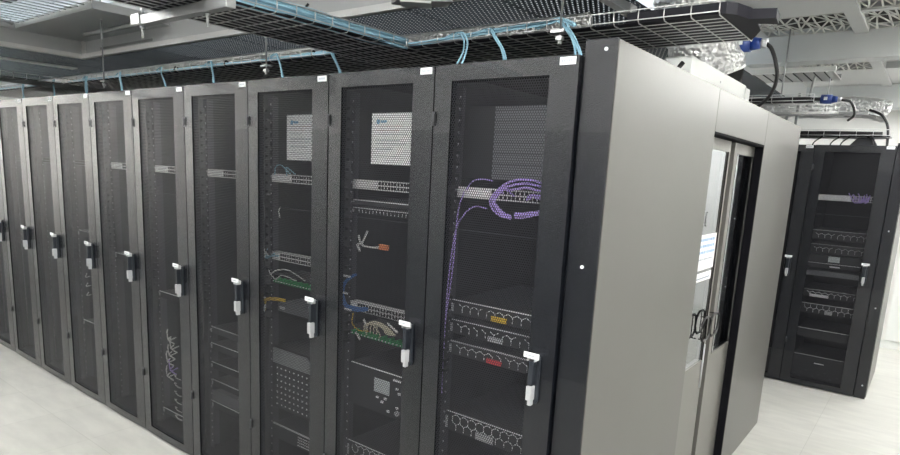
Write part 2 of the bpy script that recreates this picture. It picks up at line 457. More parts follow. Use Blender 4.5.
def leaf(y0, y1, wy0, wy1, label):
    t = thing('glazed_door', label, 'enclosure door', (LX, y0, 0), 'glazed enclosure doors')
    a, b = 0, y1 - y0; c, d = wy0 - y0, wy1 - y0
    m = MB()
    m.box(-.035, 0, a, c, .01, ZH - .014, 'leafg').box(-.035, 0, d, b, .01, ZH - .014, 'leafg')
    m.box(-.035, 0, c, d, .01, .86, 'leafg').box(-.035, 0, c, d, 1.992, ZH - .014, 'leafg')
    f = m.build('leaf_frame', t)
    MB().box(-.012, -.006, c, d, .86, 1.992, 'glass').build('glass_pane', t)
    MB().box(-.004, .001, d, d + .006, .86, 1.992, 'greyd').box(-.004, .001, c - .006, c, .86, 1.992, 'greyd').build('gasket', t)
    return t, b
dl, wl = leaf(1.10, 1.650, 1.20, 1.615, 'left glazed enclosure door with a printed notice on its glass')
dr, wr = leaf(1.735, 2.180, 1.80, 2.176, 'right glazed enclosure door reflecting a dark rack post')
def pull(par, yc):
    # flat octagonal ring pull standing off the leaf on two studs
    m = MB(); a, b = .075, .062; q = [(-.5, 1), (.5, 1), (1, .62), (1, -.62), (.5, -1), (-.5, -1), (-1, -.62), (-1, .62)]
    m.tube([(.032, yc + u * a, 1.067 + v * b) for u, v in q], .0062, 'blackc', 6, closed=True)
    for v in (-1, 1): m.tube([(0, yc, 1.067 + v * b), (.032, yc, 1.067 + v * b)], .0035, 'blackc', 6)
    m.tube([(.032, yc + .015, 1.005), (.032, yc + .015, 1.129)], .003, 'blackc', 6)
    m.build('pull_handle', par)
pull(dl, 1.49 - 1.10); pull(dr, 1.65 - 1.735)
MB().tube([(.004, wl - .028, .70), (.004, wl - .028, .95)], .005, 'chrome').build('lock_rod', dl)
# recessed near-black strip painting the shade in the gap between the leaves
MB().box(-.034, -.022, -.084, -.001, .01, ZH - .02, 'greyd').build('gap_shade_strip', dr)
nt_ = thing('notice', 'white printed notice with rows of pale blue lettering stuck on the left glazed door', 'notice', (LX - .0055, 1.25, 1.385))
MB().box(0, .0012, 0, .36, 0, .185, 'paper').build('sheet', nt_)
tx = MB(); rr = random.Random(3)
for row, (zz, hh) in enumerate(((.150, .014), (.118, .014), (.086, .014), (.052, .009))):
    y = .03
    while y < .32:
        w = rr.uniform(.008, .018); tx.box(.0012, .0016, y, y + w, zz, zz + hh, 'inkb' if row < 3 else 'ink'); y += w + rr.uniform(.005, .012)
tx.build('lettering', nt_)
nt2 = thing('notice', 'narrow white strip label under the printed notice on the left glazed door', 'notice', (LX - .0055, 1.25, 1.325))
MB().box(0, .0012, 0, .34, 0, .045, 'paper').build('sheet', nt2)
MB().box(.0012, .0016, .03, .31, .012, .020, 'ink').build('lettering', nt2)
# enclosure roof, dark aisle inside and the backs of the second row
struct('trim_9', MB().box(-6.6, X - .05, 1.13, 2.20, 2.215, 2.235, 'inner'))
for k in range(2):
    t = thing('server_rack', ['black rack of the second row facing into the enclosed aisle, seen through the glazed door',
                              'black rack of the second row beside the one nearest the glazed door'][k], 'server rack', (.0 - .6 * k, Y2 + .03, 0), 'racks of the second row')
    MB().box(-.6, -.0, .035, 1.04, .0, 2.21, 'inner').build('cabinet_body', t)
    MB().box(-.597, -.003, .0, .03, .012, 2.205, 'black').build('door', t)
# ------------------------------------------------------------------ equipment
def eq(name, label, cat, rx, z, group=None, y=0., by=0.):
    return thing(name, label, cat, (rx - .3, by + .098 + y, z), group)
def hexline(m, x0, x1, z0, z1, mat, cell=.034, th=.0016, y=-.006, part=False, rnd=None):
    """row(s) of honeycomb outlines"""
    r = cell / 1.732; h = z1 - z0; rows = max(1, round(h / (1.5 * r)))
    for j in range(-1, rows + 1):
        cz = z0 + r * .75 + j * 1.5 * r
        x = x0 + (cell / 2 if j % 2 else 0)
        while x < x1:
            for a in range(6):
                if part and a in (0, 1): continue
                p = [(x + r * math.cos(R(60 * q + 30)), cz + r * math.sin(R(60 * q + 30))) for q in (a, a + 1)]
                if all(x0 - .001 <= u[0] <= x1 + .001 and z0 - .001 <= u[1] <= z1 + .001 for u in p):
                    if rnd and rnd.random() < .15: continue
                    m.tube([(p[0][0], y, p[0][1]), (p[1][0], y, p[1][1])], th, mat, 4)
            x += cell
def body(t, h, depth=.5, mat='server', w=.222):
    MB().box(-w, w, .006, depth, 0, h, mat).build('chassis', t)
    MB().box(-.241, .241, .0, .006, 0, h, mat).build('faceplate', t)
def bezel_server(rx, z, h, label, tagcol=None, tx=(.0, .07), by=0., full=False, group=None, cell=.040):
    t = eq('rack_server', label, 'server', rx, z, group, by=by)
    body(t, h)
    m = MB(); hexline(m, -.20, .22, .004, h - .006, 'hex', cell=cell, part=not full, rnd=random.Random(int(z * 999)))
    m.build('honeycomb_bezel', t)
    MB().box(-.232, .232, -.006, -.001, h - .0045, h - .001, 'hex').build('top_strip', t)
    MB().box(-.238, -.228, -.004, -.0, .008, h * .7, 'chrome').box(.228, .238, -.004, 0, .008, h * .7, 'chrome').build('ear', t)
    if tagcol: MB().box(tx[0], tx[1], -.012, -.007, h * .08, h * .42, tagcol).build('tag_strip', t)
    return t
def patch_panel(rx, z, label, h=.042, by=0., split=-.085, mat='silver', ports=True, group='patch panels', y=0.):
    t = eq('patch_panel', label, 'patch panel', rx, z, group, by=by, y=y)
    MB().box(-.241, .241, 0, .05, 0, h, mat).build('faceplate', t)
    if split > -.23: MB().box(-.228, split, -.004, 0, .005, h - .006, 'paper').build('label_strip', t)
    m = MB()
    if ports:
        n = int((.225 - split) / .0185)
        for i in range(n):
            for r in range(2):
                x = split + .010 + i * .0185
                m.box(x, x + .013, -.0015, .0, .004 + r * h * .46, .004 + r * h * .46 + h * .34, 'blackc')
        m.build('port_row', t)
    return t
GP = 'patch panels at the same height in every rack'
pn = ['first', 'second', 'third', 'fourth', 'fifth', 'sixth', 'seventh', 'eighth', 'ninth', 'tenth', 'eleventh']
for k in range(6):
    patch_panel(-.6 * k, 1.724, 'silver patch panel with a white label strip in the %s rack from the right' % pn[k] if k else
                'silver patch panel full of violet cables in the rightmost rack', group=GP)
for k in range(6, 9):
    patch_panel(-.6 * k, 1.724, 'dim patch panel inside the %s rack from the right' % pn[k], group=GP, mat='eqgrey', split=-.235)

def cable(label, pts_list, r, mat, group=None, name='cable', cat='cable', by=0., n=6, extra=None):
    """one cable or a tied bundle; several strands in one run"""
    m = MB()
    for p in pts_list: m.tube(smooth(p, 6), r, mat, n)
    o = m.build(name); tag(o, label, cat, group)
    if extra: extra(o)
    return o
# --- rack 1
m1 = 'rightmost rack'
cable('long violet cable hanging down the left side of the %s' % m1, [[(-.50, .09, 1.75), (-.515, .075, 1.66), (-.522, .07, 1.45), (-.55, .07, 1.16), (-.555, .08, .9)]], .0028, 'purple', 'violet cables in the rightmost rack')
cable('second long violet cable leaving the left side of the %s in an arch' % m1, [[(-.38, .08, 1.69), (-.43, .07, 1.695), (-.48, .07, 1.66), (-.52, .07, 1.58), (-.54, .065, 1.35), (-.552, .075, 1.10)]], .0028, 'purple', 'violet cables in the rightmost rack')
cable('violet cable arching above the white label strip in the %s' % m1, [[(-.49, .09, 1.755), (-.45, .075, 1.79), (-.40, .07, 1.80), (-.36, .08, 1.795)]], .0025, 'purple', 'violet cables in the rightmost rack')
for i, (dz, dx) in enumerate(((0, 0), (-.014, .012), (-.03, .02))):
    cable(['outer', 'middle', 'inner'][i] + ' violet cable looping round the ports of the %s' % m1,
          [[(-.12, .08, 1.792 + dz), (-.20, .065, 1.808 + dz), (-.27 + dx * .3, .06, 1.797 + dz), (-.32 + dx, .058, 1.765), (-.352 + dx, .058, 1.725), (-.345 + dx, .058, 1.698 + dx * .5), (-.31 + dx, .06, 1.672 - dz * .3), (-.26, .065, 1.662 - dz * .3)]],
          .0045, 'purple', 'violet cables in the rightmost rack')
cable('flat run of violet cables below the ports of the %s' % m1, [[(-.245, .065, 1.668 + d), (-.20, .06, 1.672 + d), (-.13, .075, 1.694 + d * .5)] for d in (0, .009, .016)], .0038, 'purple', 'violet cables in the rightmost rack')
cable('small knot of violet patch leads plugged into the %s' % m1, [[(-.21 + a, .09, 1.75), (-.20 + a, .07, 1.735 + a * .3), (-.185 + a, .07, 1.755), (-.17 + a, .09, 1.74)] for a in (0, .012, .03)] + [[(-.32, .09, 1.75), (-.31, .07, 1.77), (-.28, .07, 1.76), (-.27, .09, 1.745)]], .0035, 'purple', 'violet cables in the rightmost rack')
g1 = eq('lit_rear_stand_in', 'grey slatted stand-in for the lit rear above the violet cables of the rightmost rack', 'panel', 0, 1.80, y=.05)
MB().box(-.115, .24, 0, .012, 0, .275, 'eqgrey').build('sheet', g1)  # grey colour stands in for the lit rear showing through the rack
s_ = MB()
for i in range(7): MB().box(-.115, .24, -.002, 0, .018 + i * .04, .021 + i * .04, 'rail').build('slat', g1)
MB().box(-.24, -.115, .0, .012, 0, .275, 'inner').build('bracket', g1)
bezel_server(0, 1.252, .060, 'flat server with a yellow tag strip, top of the three in the rightmost rack', 'yellow', (-.035, .035))
bezel_server(0, 1.168, .060, 'flat server with a white tag strip, middle of the three in the rightmost rack', 'chrome', (-.045, .025))
bezel_server(0, 1.078, .060, 'flat server with a red tag strip, lowest of the three in the rightmost rack', 'red', (-.045, .025))
bezel_server(0, .745, .088, 'tall honeycomb fronted server near the bottom of the rightmost rack', 'chrome', (-.075, .01), full=True)
bezel_server(0, .50, .088, 'black server in the bottom of the rightmost rack', None)
# --- rack 2
patch_x = -.6
bezel_server(patch_x, 1.655, .022, 'thin server with white squiggles right under the upper patch panel of the second rack', None, cell=.022)
bezel_server(patch_x, 1.612, .030, 'lower thin server with squiggly white marks in the second rack from the right', None, cell=.022)
cable('white plug lead with an orange end in the second rack from the right', [[(-1.03, .09, 1.54), (-1.033, .07, 1.50), (-1.035, .065, 1.478), (-.98, .065, 1.474), (-.93, .075, 1.478)], [(-1.075, .08, 1.515), (-1.055, .068, 1.492), (-1.035, .065, 1.480)], [(-1.07, .085, 1.445), (-1.072, .07, 1.475), (-1.035, .065, 1.482)]], .005, 'whitec', None,
      extra=lambda o: MB().box(-.935, -.89, .068, .085, 1.468, 1.492, 'orange').build('plug', o))
for i in range(3):
    cable(['outer', 'middle', 'inner'][i] + ' blue cable bundle loop at the left of the second rack from the right',
          [[(-1.095 + i * .006, .08, 1.335), (-1.14 + i * .006, .065, 1.30), (-1.168 + i * .01, .06, 1.25), (-1.155 + i * .01, .06, 1.20), (-1.12 + i * .006, .06, 1.175 + i * .006), (-1.06, .07, 1.168 + i * .008), (-1.01, .085, 1.178 + i * .005)]], .0042, 'blue2', 'blue cable loops in the second rack')
for i, (x, z) in enumerate(((-1.115, 1.325), (-1.13, 1.245), (-1.105, 1.17))):
    t = tag(MB().box(x - .022, x + .022, .048, .052, z - .004, z + .004, 'paper').tube([(x, .052, z), (x, .060, z)], .002, 'paper').build('cable_flag'), ['upper', 'middle', 'lower'][i] + ' white flag tag on the blue cable loop of the second rack', 'cable tag', 'white cable tags on the blue loop')
patch_panel(patch_x, 1.158, 'lower patch panel with open port cages in the second rack from the right', split=-.20, group=None)
def fibre_panel(rx, z, label, h=.04):
    t = eq('fibre_panel', label, 'fibre panel', rx, z, 'green fibre panels')
    MB().box(-.241, .241, .012, .2, 0, h, 'server').build('faceplate', t)
    m = MB()
    for i in range(20):
        m = MB().box(-.215 + i * .022, -.215 + i * .022 + .013, -.012, .012, .004, h * .8 if i % 2 else h * .6, 'green')
        m.box(-.211 + i * .022, -.208 + i * .022, -.020, -.012, .010, .014, 'hex').build('connector', t)
    return t
fibre_panel(patch_x, 1.042, 'row of green fibre connectors under the cream cables of the second rack from the right')
cable('coil of cream fibre cables above the green connectors of the second rack from the right',
      [[(-1.03 + i * .02, .085, 1.075), (-1.0 + i * .02, .06, 1.115 + i * .004), (-.93 + i * .012, .055, 1.145 - i * .006), (-.86, .055, 1.135 - i * .008), (-.82, .07, 1.10)] for i in range(5)] +
      [[(-.99, .06, 1.07), (-.985, .055, 1.12), (-.94, .05, 1.13), (-.90, .055, 1.09), (-.92, .07, 1.07)]], .0032, 'cream')
cable('thin yellow fibre looping left of the green connectors of the second rack', [[(-1.10, .08, 1.15), (-1.085, .06, 1.11), (-1.04, .055, 1.085), (-.98, .06, 1.09)]], .0025, 'yellow')
cable('pair of white clips above the cream fibre coil of the second rack', [[(-1.01, .06, 1.14), (-.985, .06, 1.105)], [(-.86, .06, 1.15), (-.80, .06, 1.12)], [(-1.06, .06, 1.07), (-1.03, .06, 1.04)]], .005, 'whitec')
t = eq('control_unit', 'black control unit with a small pale LCD screen in the second rack from the right', 'control unit', patch_x, .70)
body(t, .21); MB().box(-.066, .03, -.004, 0, .10, .165, 'lcd').build('lcd_screen', t)
MB().box(-.22, .22, -.003, 0, .203, .208, 'hex').build('top_strip', t)
b_ = MB()
for (a, b) in ((.055, .178), (-.05, .07), (-.02, .055), (.0, .075), (.07, .14), (.085, .12), (.075, .05), (.02, .02)):
    MB().box(a, a + (.045 if b > .17 else .014), -.006, 0, b, b + .009, 'hex').build('button', t)
MB().tube([(.085, -.012, .03), (.085, 0, .03)], .012, 'chrome', 12).build('knob', t)
bezel_server(patch_x, .42, .088, 'dark honeycomb server near the floor in the second rack from the right', None)
def paper(x0, x1, z0, z1, label):
    t = thing('paper_sheet', label, 'paper', (x0, .0285, z0)); w, h = x1 - x0, z1 - z0
    MB().box(0, w, -.001, .001, 0, h, 'paper').build('sheet', t)
    m = MB(); m.tube([(.038, -.0018, h - .035), (.038, -.0012, h - .035)], .011, 'inkb', 10).box(.052, .085, -.0018, -.001, h - .040, h - .030, 'inkb'); m.build('printed_mark', t)
    m = MB(); r = random.Random(int(x0 * 100))
    for zz in (.74, .66, .58, .47, .40, .30, .16): m.box(.025, w * r.uniform(.5, .92), -.0016, -.001, h * zz, h * zz + .0028, 'inkr' if zz > .6 else 'ink')
    m.build('lettering', t); return t
paper(-.957, -.735, 1.836, 2.046, 'large white printed sheet behind the mesh of the second rack from the right')
paper(-1.527, -1.325, 1.836, 2.046, 'white printed sheet behind the mesh of the third rack from the right')
# --- rack 3
rx3 = -1.2
cable('small dark blue leads above the patch panel of the third rack from the right', [[(-1.70, .085, 1.76), (-1.67, .07, 1.80), (-1.62, .065, 1.81), (-1.57, .08, 1.77)], [(-1.60, .085, 1.76), (-1.58, .065, 1.80), (-1.53, .08, 1.77)]], .003, 'blue')
cable('short white lead hanging under the crossbar of the third rack from the right', [[(-1.655, .09, 1.60), (-1.66, .08, 1.585), (-1.652, .08, 1.545)]], .003, 'whitec')
patch_panel(rx3, 1.322, 'white fibre patch panel in the middle of the third rack from the right', split=-.18, mat='silver', group=None)
cable('blue leads left of the white fibre patch panel of the third rack', [[(-1.76, .08, 1.375), (-1.74, .065, 1.34), (-1.70, .065, 1.345), (-1.66, .08, 1.35)], [(-1.78, .08, 1.34), (-1.74, .065, 1.33), (-1.68, .07, 1.36)]], .0045, 'blue')
cable('pair of white clips beside the blue leads of the third rack', [[(-1.775, .07, 1.38), (-1.76, .07, 1.33)], [(-1.755, .07, 1.36), (-1.735, .07, 1.335)]], .005, 'whitec')
fibre_panel(rx3, 1.20, 'row of green fibre connectors in the third rack from the right')
cable('dark looping leads over the green connectors of the third rack', [[(-1.75, .08, 1.27), (-1.70, .06, 1.255), (-1.64, .055, 1.28), (-1.55, .06, 1.29), (-1.45, .08, 1.25)], [(-1.74, .08, 1.25), (-1.66, .06, 1.23), (-1.60, .055, 1.26), (-1.52, .08, 1.24)]], .003, 'whitec')
cable('yellow fibre breakout spreading left in the third rack from the right', [[(-1.80, .075, 1.07), (-1.755, .06, 1.105), (-1.70, .06, 1.125), (-1.60, .075, 1.13)], [(-1.77, .075, 1.045), (-1.745, .06, 1.10), (-1.68, .06, 1.118), (-1.60, .075, 1.12)]], .005, 'yellow')
cable('white fibre tails below the yellow breakout of the third rack', [[(-1.80, .07, 1.06), (-1.79, .06, 1.09), (-1.75, .06, 1.12)], [(-1.76, .06, 1.04), (-1.75, .06, 1.08)]], .005, 'whitec')
t = eq('media_converter', 'grey shallow box under the green connectors of the third rack from the right', 'equipment box', rx3, 1.055)
MB().box(-.18, .241, -.01, .15, 0, .045, 'eqgrey').build('case', t); MB().box(-.16, -.12, -.013, -.01, .015, .03, 'chrome').build('badge', t)
t = eq('disk_array', 'disk array with grey top bezel and dotted drive rows in the third rack', 'disk array', rx3, .51)
body(t, .345)
MB().prism([(-.226, .255), (-.226, .335), (.05, .335), (.07, .315), (.10, .315), (.12, .335), (.23, .335), (.23, .255), (.10, .255), (.09, .275), (.08, .255)], 1, -.008, 0, 'bezel').build('silver_bezel', t)
dm = MB().box(0, .028, -.004, 0, 0, .028, 'rail').box(.004, .013, -.006, -.004, .008, .016, 'hex').build('drive', t, (-.20, 0, .012))
for i in range(12):
    for j in range(7):
        if i or j:
            q = dm.copy(); COL.objects.link(q); q.parent = t; q.location = (-.20 + i * .035, 0, .012 + j * .034)
t = eq('rack_switch', 'dark switch with a dotted vent low in the third rack from the right', 'network switch', rx3, .33)
body(t, .088); m = MB()
for i in range(16):
    for j in range(4): m.box(-.02 + i * .014, -.02 + i * .014 + .005, -.003, 0, .012 + j * .016, .018 + j * .016, 'hex')
m.build('vent_dots', t); MB().box(-.23, .23, -.005, 0, .080, .086, 'hex').build('top_strip', t)
# --- racks 4 to 9
for k, zs in ((3, (.80, .70, .58, .47, .33)), (4, (.92, .12)), (5, (1.10,)), (6, (1.2, .5))):
    for z in zs:
        bezel_server(-.6 * k, z, .044, 'dim flat server at %s in the %s rack from the right' % (
            {.80: 'about waist height', .70: 'the second level up', .58: 'the third level', .47: 'the lower shelf', .33: 'the bottom shelf', .92: 'mid height', .12: 'the very bottom', 1.10: 'mid height', 1.2: 'mid height', .5: 'knee height'}[z], pn[k]), None, cell=.05)
t = eq('rack_switch', 'grey fronted switch at the bottom of the fourth rack from the right', 'network switch', -1.8, .37); body(t, .07, mat='eqgrey')
rr = random.Random(11)
for i in range(6):
    x = -2.83 + rr.uniform(0, .07); z = .70 - .05 * i
    cable('tangled cable end, %s from the top in the fifth rack from the right' % pn[i],
          [[(x - .04, .09, z + .02), (x, .065, z + rr.uniform(-.01, .03)), (x + .03, .06, z - .03), (x + .07, .085, z - .01)], [(x, .09, z - .02), (x + .02, .06, z - .03), (x + .06, .08, z - .055)]],
          .0042, 'whitec' if i != 4 else 'purple', 'tangled cable ends in the fifth rack')
for i in range(6):
    z = .43 - i * .055
    cable('short white lead, %s from the top, at the bottom of the fifth rack' % pn[i], [[(-2.75, .09, z), (-2.735, .07, z + .012), (-2.70, .07, z - .004), (-2.69, .09, z - .018)]], .0035, 'whitec', 'column of short leads in the fifth rack')
for i in range(3):
    cable('faint white lead, %s from the top in the seventh rack from the right' % pn[i], [[(-4.02 + i * .01, .09, .92 - i * .07), (-3.99, .07, .90 - i * .07), (-3.95, .085, .91 - i * .07)]], .003, 'whitec', 'faint leads in the seventh rack')
# --- far rack
FX = .634
patch_panel(FX, 1.728, 'bright patch panel trailing violet cables in the far rack', by=FY, split=.02, group=None, h=.052)
cable('tangle of violet patch leads in the far rack', [[(.34 + i * .022, FY + .09, 1.80 - (i % 3) * .03), (.36 + i * .02, FY + .065, 1.77 + (i % 2) * .02), (.40 + i * .012, FY + .06, 1.72 + (i % 3) * .012), (.46 + i * .006, FY + .085, 1.74 + (i % 2) * .03)] for i in range(8)], .0034, 'purple')
for z, h, lb, tg in ((1.375, .085, 'upper honeycomb server in the far rack', None), (1.250, .082, 'honeycomb server just above the LCD unit in the far rack', None),
                 (.682, .095, 'honeycomb server below the white labelled one in the far rack', 'chrome')):
    bezel_server(FX, z, h, lb, tg, (-.03, .03), by=FY, full=True, cell=.05)
bezel_server(FX, .835, .075, 'server with a long white tag in the lower half of the far rack', 'paper', (-.17, -.02), by=FY, cell=.05)
t = eq('control_unit', 'black control unit with a pale LCD screen in the far rack', 'control unit', FX, 1.115, by=FY); body(t, .12)
MB().box(-.07, .02, -.004, 0, .058, .112, 'lcd').build('lcd_screen', t); MB().box(-.05, .03, -.004, 0, .012, .022, 'hex').build('badge', t)
MB().box(-.235, .235, -.004, 0, .040, .044, 'hex').build('top_strip', t)
t = eq('rack_shelf', 'plain grey metal shelf front under the LCD unit of the far rack', 'shelf', FX, 1.040, by=FY)
MB().box(-.236, .236, -.004, .3, 0, .046, 'eqgrey').build('shelf_plate', t); MB().box(-.236, -.222, -.006, -.004, .012, .036, 'chrome').build('end_clip', t)
t = eq('power_supply', 'black battery unit with a small pale badge at the bottom of the far rack', 'power supply', FX, .065, by=FY); body(t, .22)
MB().box(-.05, .03, -.003, 0, .145, .155, 'hex').build('badge', t); MB().box(-.236, .236, -.003, 0, .214, .218, 'hex').build('top_strip', t)
m = MB()
for i in range(9): m.box(-.21 + i * .05, -.19 + i * .05, -.004, 0, .02 + (i % 3) * .025, .026 + (i % 3) * .025, 'rail')
m.build('vent_slot', t)
bezel_server(FX, .45, .088, 'dark plain server between the honeycomb ones and the battery unit of the far rack', None, by=FY, cell=.2)

# ------------------------------------------------------------------ overhead wire trays
def wire_tray(name, label, axis, a0, a1, b0, b1, z, h=.05, liner=True, step=.1, long_=.05, mat='wire', group=None, r=.0025, liner_up=.0, open_sides=(1, 1), cap=False):
    """axis 0: runs along x; axis 1: runs along y. a: run, b: cross"""
    t = thing(name, label, 'cable tray', (0, 0, 0), group)
    P = (lambda a, b, zz: (a, b, zz)) if axis == 0 else (lambda a, b, zz: (b, a, zz))
    m = MB(); n = int(round((a1 - a0) / step))
    for i in range(n + 1):
        a = a0 + (a1 - a0) * i / n
        m.tube([P(a, b0, z + h), P(a, b0, z + .012), P(a, b0 + .014, z), P(a, b1 - .014, z), P(a, b1, z + .012), P(a, b1, z + h)], r, mat, 4)
    k = int(round((b1 - b0) / long_))
    for i in range(1, k):
        b = b0 + (b1 - b0) * i / k; m.tube([P(a0, b, z - r), P(a1, b, z - r)], r * .8, mat, 4)
    for b in (b0, b1):
        m.tube([P(a0, b, z + h), P(a1, b, z + h)], r * 1.2, mat, 4); m.tube([P(a0, b, z + .012), P(a1, b, z + .012)], r, mat, 4)
    m.build('wire_basket', t)
    if liner:
        l = MB()
        a, b, c, d = (a0, a1, b0 + .012, b1 - .012) if axis == 0 else (b0 + .012, b1 - .012, a0, a1)
        l.box(a, b, c, d, z + .004, z + .007, 'liner'); 
        l.build('liner', t)
    return t
TZ = 2.435
TY0, TY1 = .60, 1.12
yx0, yx1 = -1.83, -1.31
wire_tray('wire_tray', 'long wire cable tray with black liner above the right half of the front row', 0, yx1 + .01, .235, TY0, TY1, TZ, group='wire trays over the front row')
wire_tray('wire_tray', 'long wire cable tray above the middle racks, left of the crossing tray', 0, -5.585, yx0 - .01, TY0, TY1, TZ, group='wire trays over the front row')
wire_tray('wire_tray', 'wire cable tray above the racks at the far left of the row', 0, -8.2, -6.11, TY0, TY1, TZ, group='wire trays over the front row')
wire_tray('crossing_tray', 'wire cable tray full of blue cables crossing overhead from the camera side', 1, -1.9, TY1, yx0, yx1, TZ, group='crossing wire trays')
wire_tray('crossing_tray', 'wire cable tray crossing overhead at the left edge of the photo', 1, -1.9, TY1, -6.1, -5.6, TZ, group='crossing wire trays')
# second, paler tray high at the top left
wire_tray('high_wire_tray', 'pale wire tray high up in the top left corner', 1, -2.4, .3, -5.85, -4.2, 2.92, liner=False, step=.14, long_=.11, r=.006)
# black vertical liner with rounded end at the tray tip
t = thing('tray_liner', 'black curved sheet closing the right tip of the front wire tray', 'tray liner', (.235, TY0, TZ))
m = MB(); out = []
pl = [(0.0, 0.012), (.02, .015), (.05, .05), (.075, .13), (.085, .22), (.07, .34), (.03, .44), (0, .50)]
for (a, b), (c, d) in zip(pl[:-1], pl[1:]): m.prism([(a, b), (c, d), (c - .003, d + .004), (a - .003, b + .004)], 2, .008, .045, 'liner')
m.box(-.36, 0, .0135, .0165, .008, .045, 'liner')
m.prism(pl, 2, .004, .008, 'liner')
m.prism([(.075, .13), (.16, .16), (.15, .26), (.085, .22)], 2, .004, .040, 'liner')
m.build('sheet', t)
wire_tray('small_wire_tray', 'small black lined wire tray with a blue plug behind the enclosure corner', 0, -.55, .15, 3.40, 3.55, 2.445, h=.055, step=.14, group='trays behind the enclosure')
wire_tray('far_wire_tray', 'black lined wire tray above the far racks', 0, -.7, .56, FY + .22, FY + .52, 2.30, h=.06, step=.13, group='trays behind the enclosure')
wire_tray('middle_wire_tray', 'bare wire tray between the small tray and the far racks', 0, -.6, .20, 4.1, 4.35, 2.455, h=.05, step=.12, liner=False, group='trays behind the enclosure')

# hanging rods with brackets
def rod(x, y, z0, z1, label, bracket=True):
    t = thing('hanger_rod', label, 'hanger rod', (x, y, z0), 'threaded hanger rods')
    MB().tube([(0, 0, 0), (0, 0, z1 - z0)], .0055, 'strut', 8).build('rod', t)
    if bracket:
        MB().box(-.045, .02, -.008, .03, .050, .062, 'strut').box(-.014, .014, -.012, .012, .018, .034, 'strut').build('bracket', t)
        MB().tube([(0, 0, .0), (0, 0, .018)], .010, 'strut', 6).build('nut', t)
    return t
rod(-4.683, .575, 2.361, 3.3, 'hanger rod at the left, in front of the pale ceiling corner')
rod(-2.447, .575, 2.354, ZC, 'hanger rod above the fourth rack from the right')
rod(-.399, .575, 2.374, ZC, 'hanger rod above the rightmost rack')
t = thing('strut_channel', 'grey metal strut channel carrying the crossing wire tray at the top', 'strut channel', (-1.55, -.48, 2.375))
MB().box(-.36, .36, -.021, .021, 0, .04, 'strut').build('channel', t, bevel=.003)
MB().box(-.362, -.29, -.026, .026, .004, .046, 'strut').build('end_cap', t)
for s in (-.31, .20):
    b = MB().tube([(s, 0, -.05), (s, 0, .0)], .006, 'strut', 8).tube([(s, 0, -.012), (s, 0, -.001)], .013, 'strut', 6).tube([(s, 0, .04), (s, 0, .09 if s < 0 else ZC - 2.375)], .006, 'strut', 6).build('bolt', t)
t = thing('strut_channel', 'grey metal strut channel hanging under the perforated ceiling, right of the long rod', 'strut channel', (-.50, 1.10, 2.70))
MB().box(-.025, .025, -.9, .42, 0, .045, 'strut').build('channel', t); MB().box(-.03, .03, .35, .425, -.003, .045, 'white').build('end_cap', t)
t = thing('ceiling_bracket', 'pale angular metal block at the top centre under the perforated ceiling', 'bracket', (-1.40, .78, 2.70))
MB().prism([(-.14, -.05), (-.02, -.12), (.10, .0), (.20, .06), (.10, .14), (.02, .10), (-.08, .04)], 2, 0, .06, 'strut').build('block', t)
MB().prism([(-.02, -.11), (.10, 0), (.03, .09), (-.09, -.02)], 2, -.012, 0, 'white').build('face', t)

rod(-.1, 3.56, 2.44, 3.0, 'thin rod holding the small wire tray with the blue plug', False)
rod(.10, 4.36, 2.45, 3.0, 'thin rod holding the bare wire tray beyond the long beam', False)
# blue network cables on the trays
def bundle(n, path, spread, r, mat, label, group, name='network_cable_bundle', seed=1, cat='cable bundle'):
    rr = random.Random(seed); m = MB()
    for i in range(n):
        o = Vector([rr.uniform(-s, s) for s in spread])
        m.tube(smooth([Vector(p) + o + Vector([rr.uniform(-s, s) * .35 for s in spread]) for p in path], 4), r, mat, 5)
    ob = m.build(name); return tag(ob, label, cat, group)
GB = 'blue cable bundles lying in the wire trays'
bundle(26, [(-1.355, -1.9, 2.465), (-1.36, -1.0, 2.467), (-1.355, -.3, 2.465), (-1.365, .1, 2.463), (-1.375, .40, 2.46), (-1.34, .62, 2.458)], (.034, 0, .020), .0055, 'blue', 'thick blue cable bundle in the tray crossing overhead', GB, seed=2)
bundle(6, [(-1.34, .64, 2.455), (-1.1, .63, 2.462), (-.8, .625, 2.47), (-.5, .62, 2.482), (-.42, .61, 2.485), (-.34, .59, 2.45)], (.0, .014, .009), .0045, 'blue', 'blue cables along the tray above the two rightmost racks', GB, seed=3)
bundle(6, [(-5.5, .63, 2.455), (-4, .63, 2.457), (-3.2, .625, 2.455), (-2.6, .63, 2.457), (-2.1, .625, 2.46), (-1.75, .60, 2.455)], (0, .014, .009), .0045, 'blue', 'blue cables along the tray above the middle racks', GB, seed=4)
bundle(4, [(-8.1, .63, 2.455), (-7, .63, 2.457), (-6.15, .625, 2.455)], (0, .012, .008), .0045, 'blue', 'blue cables along the tray at the far left', GB, seed=5)
drops = [(-.366, -.239, 3, 'by the label of the rightmost rack'), (-.723, -.578, 2, 'over the middle of the rightmost rack'), (-.90, -.843, 2, 'close pair at the left of the rightmost rack'), (-1.841, -1.639, 2, 'over the third rack, at the crossing tray'),
         (-2.336, -2.127, 2, 'beside the hanger rod over the fourth rack'), (-3.051, -2.829, 2, 'over the fifth rack'), (-3.74, -3.45, 2, 'over the sixth rack'),
         (-4.396, -4.099, 2, 'over the seventh rack'), (-5.024, -4.718, 2, 'over the eighth rack'), (-5.739, -5.396, 2, 'over the ninth rack'), (-6.495, -6.113, 2, 'over the tenth rack')]
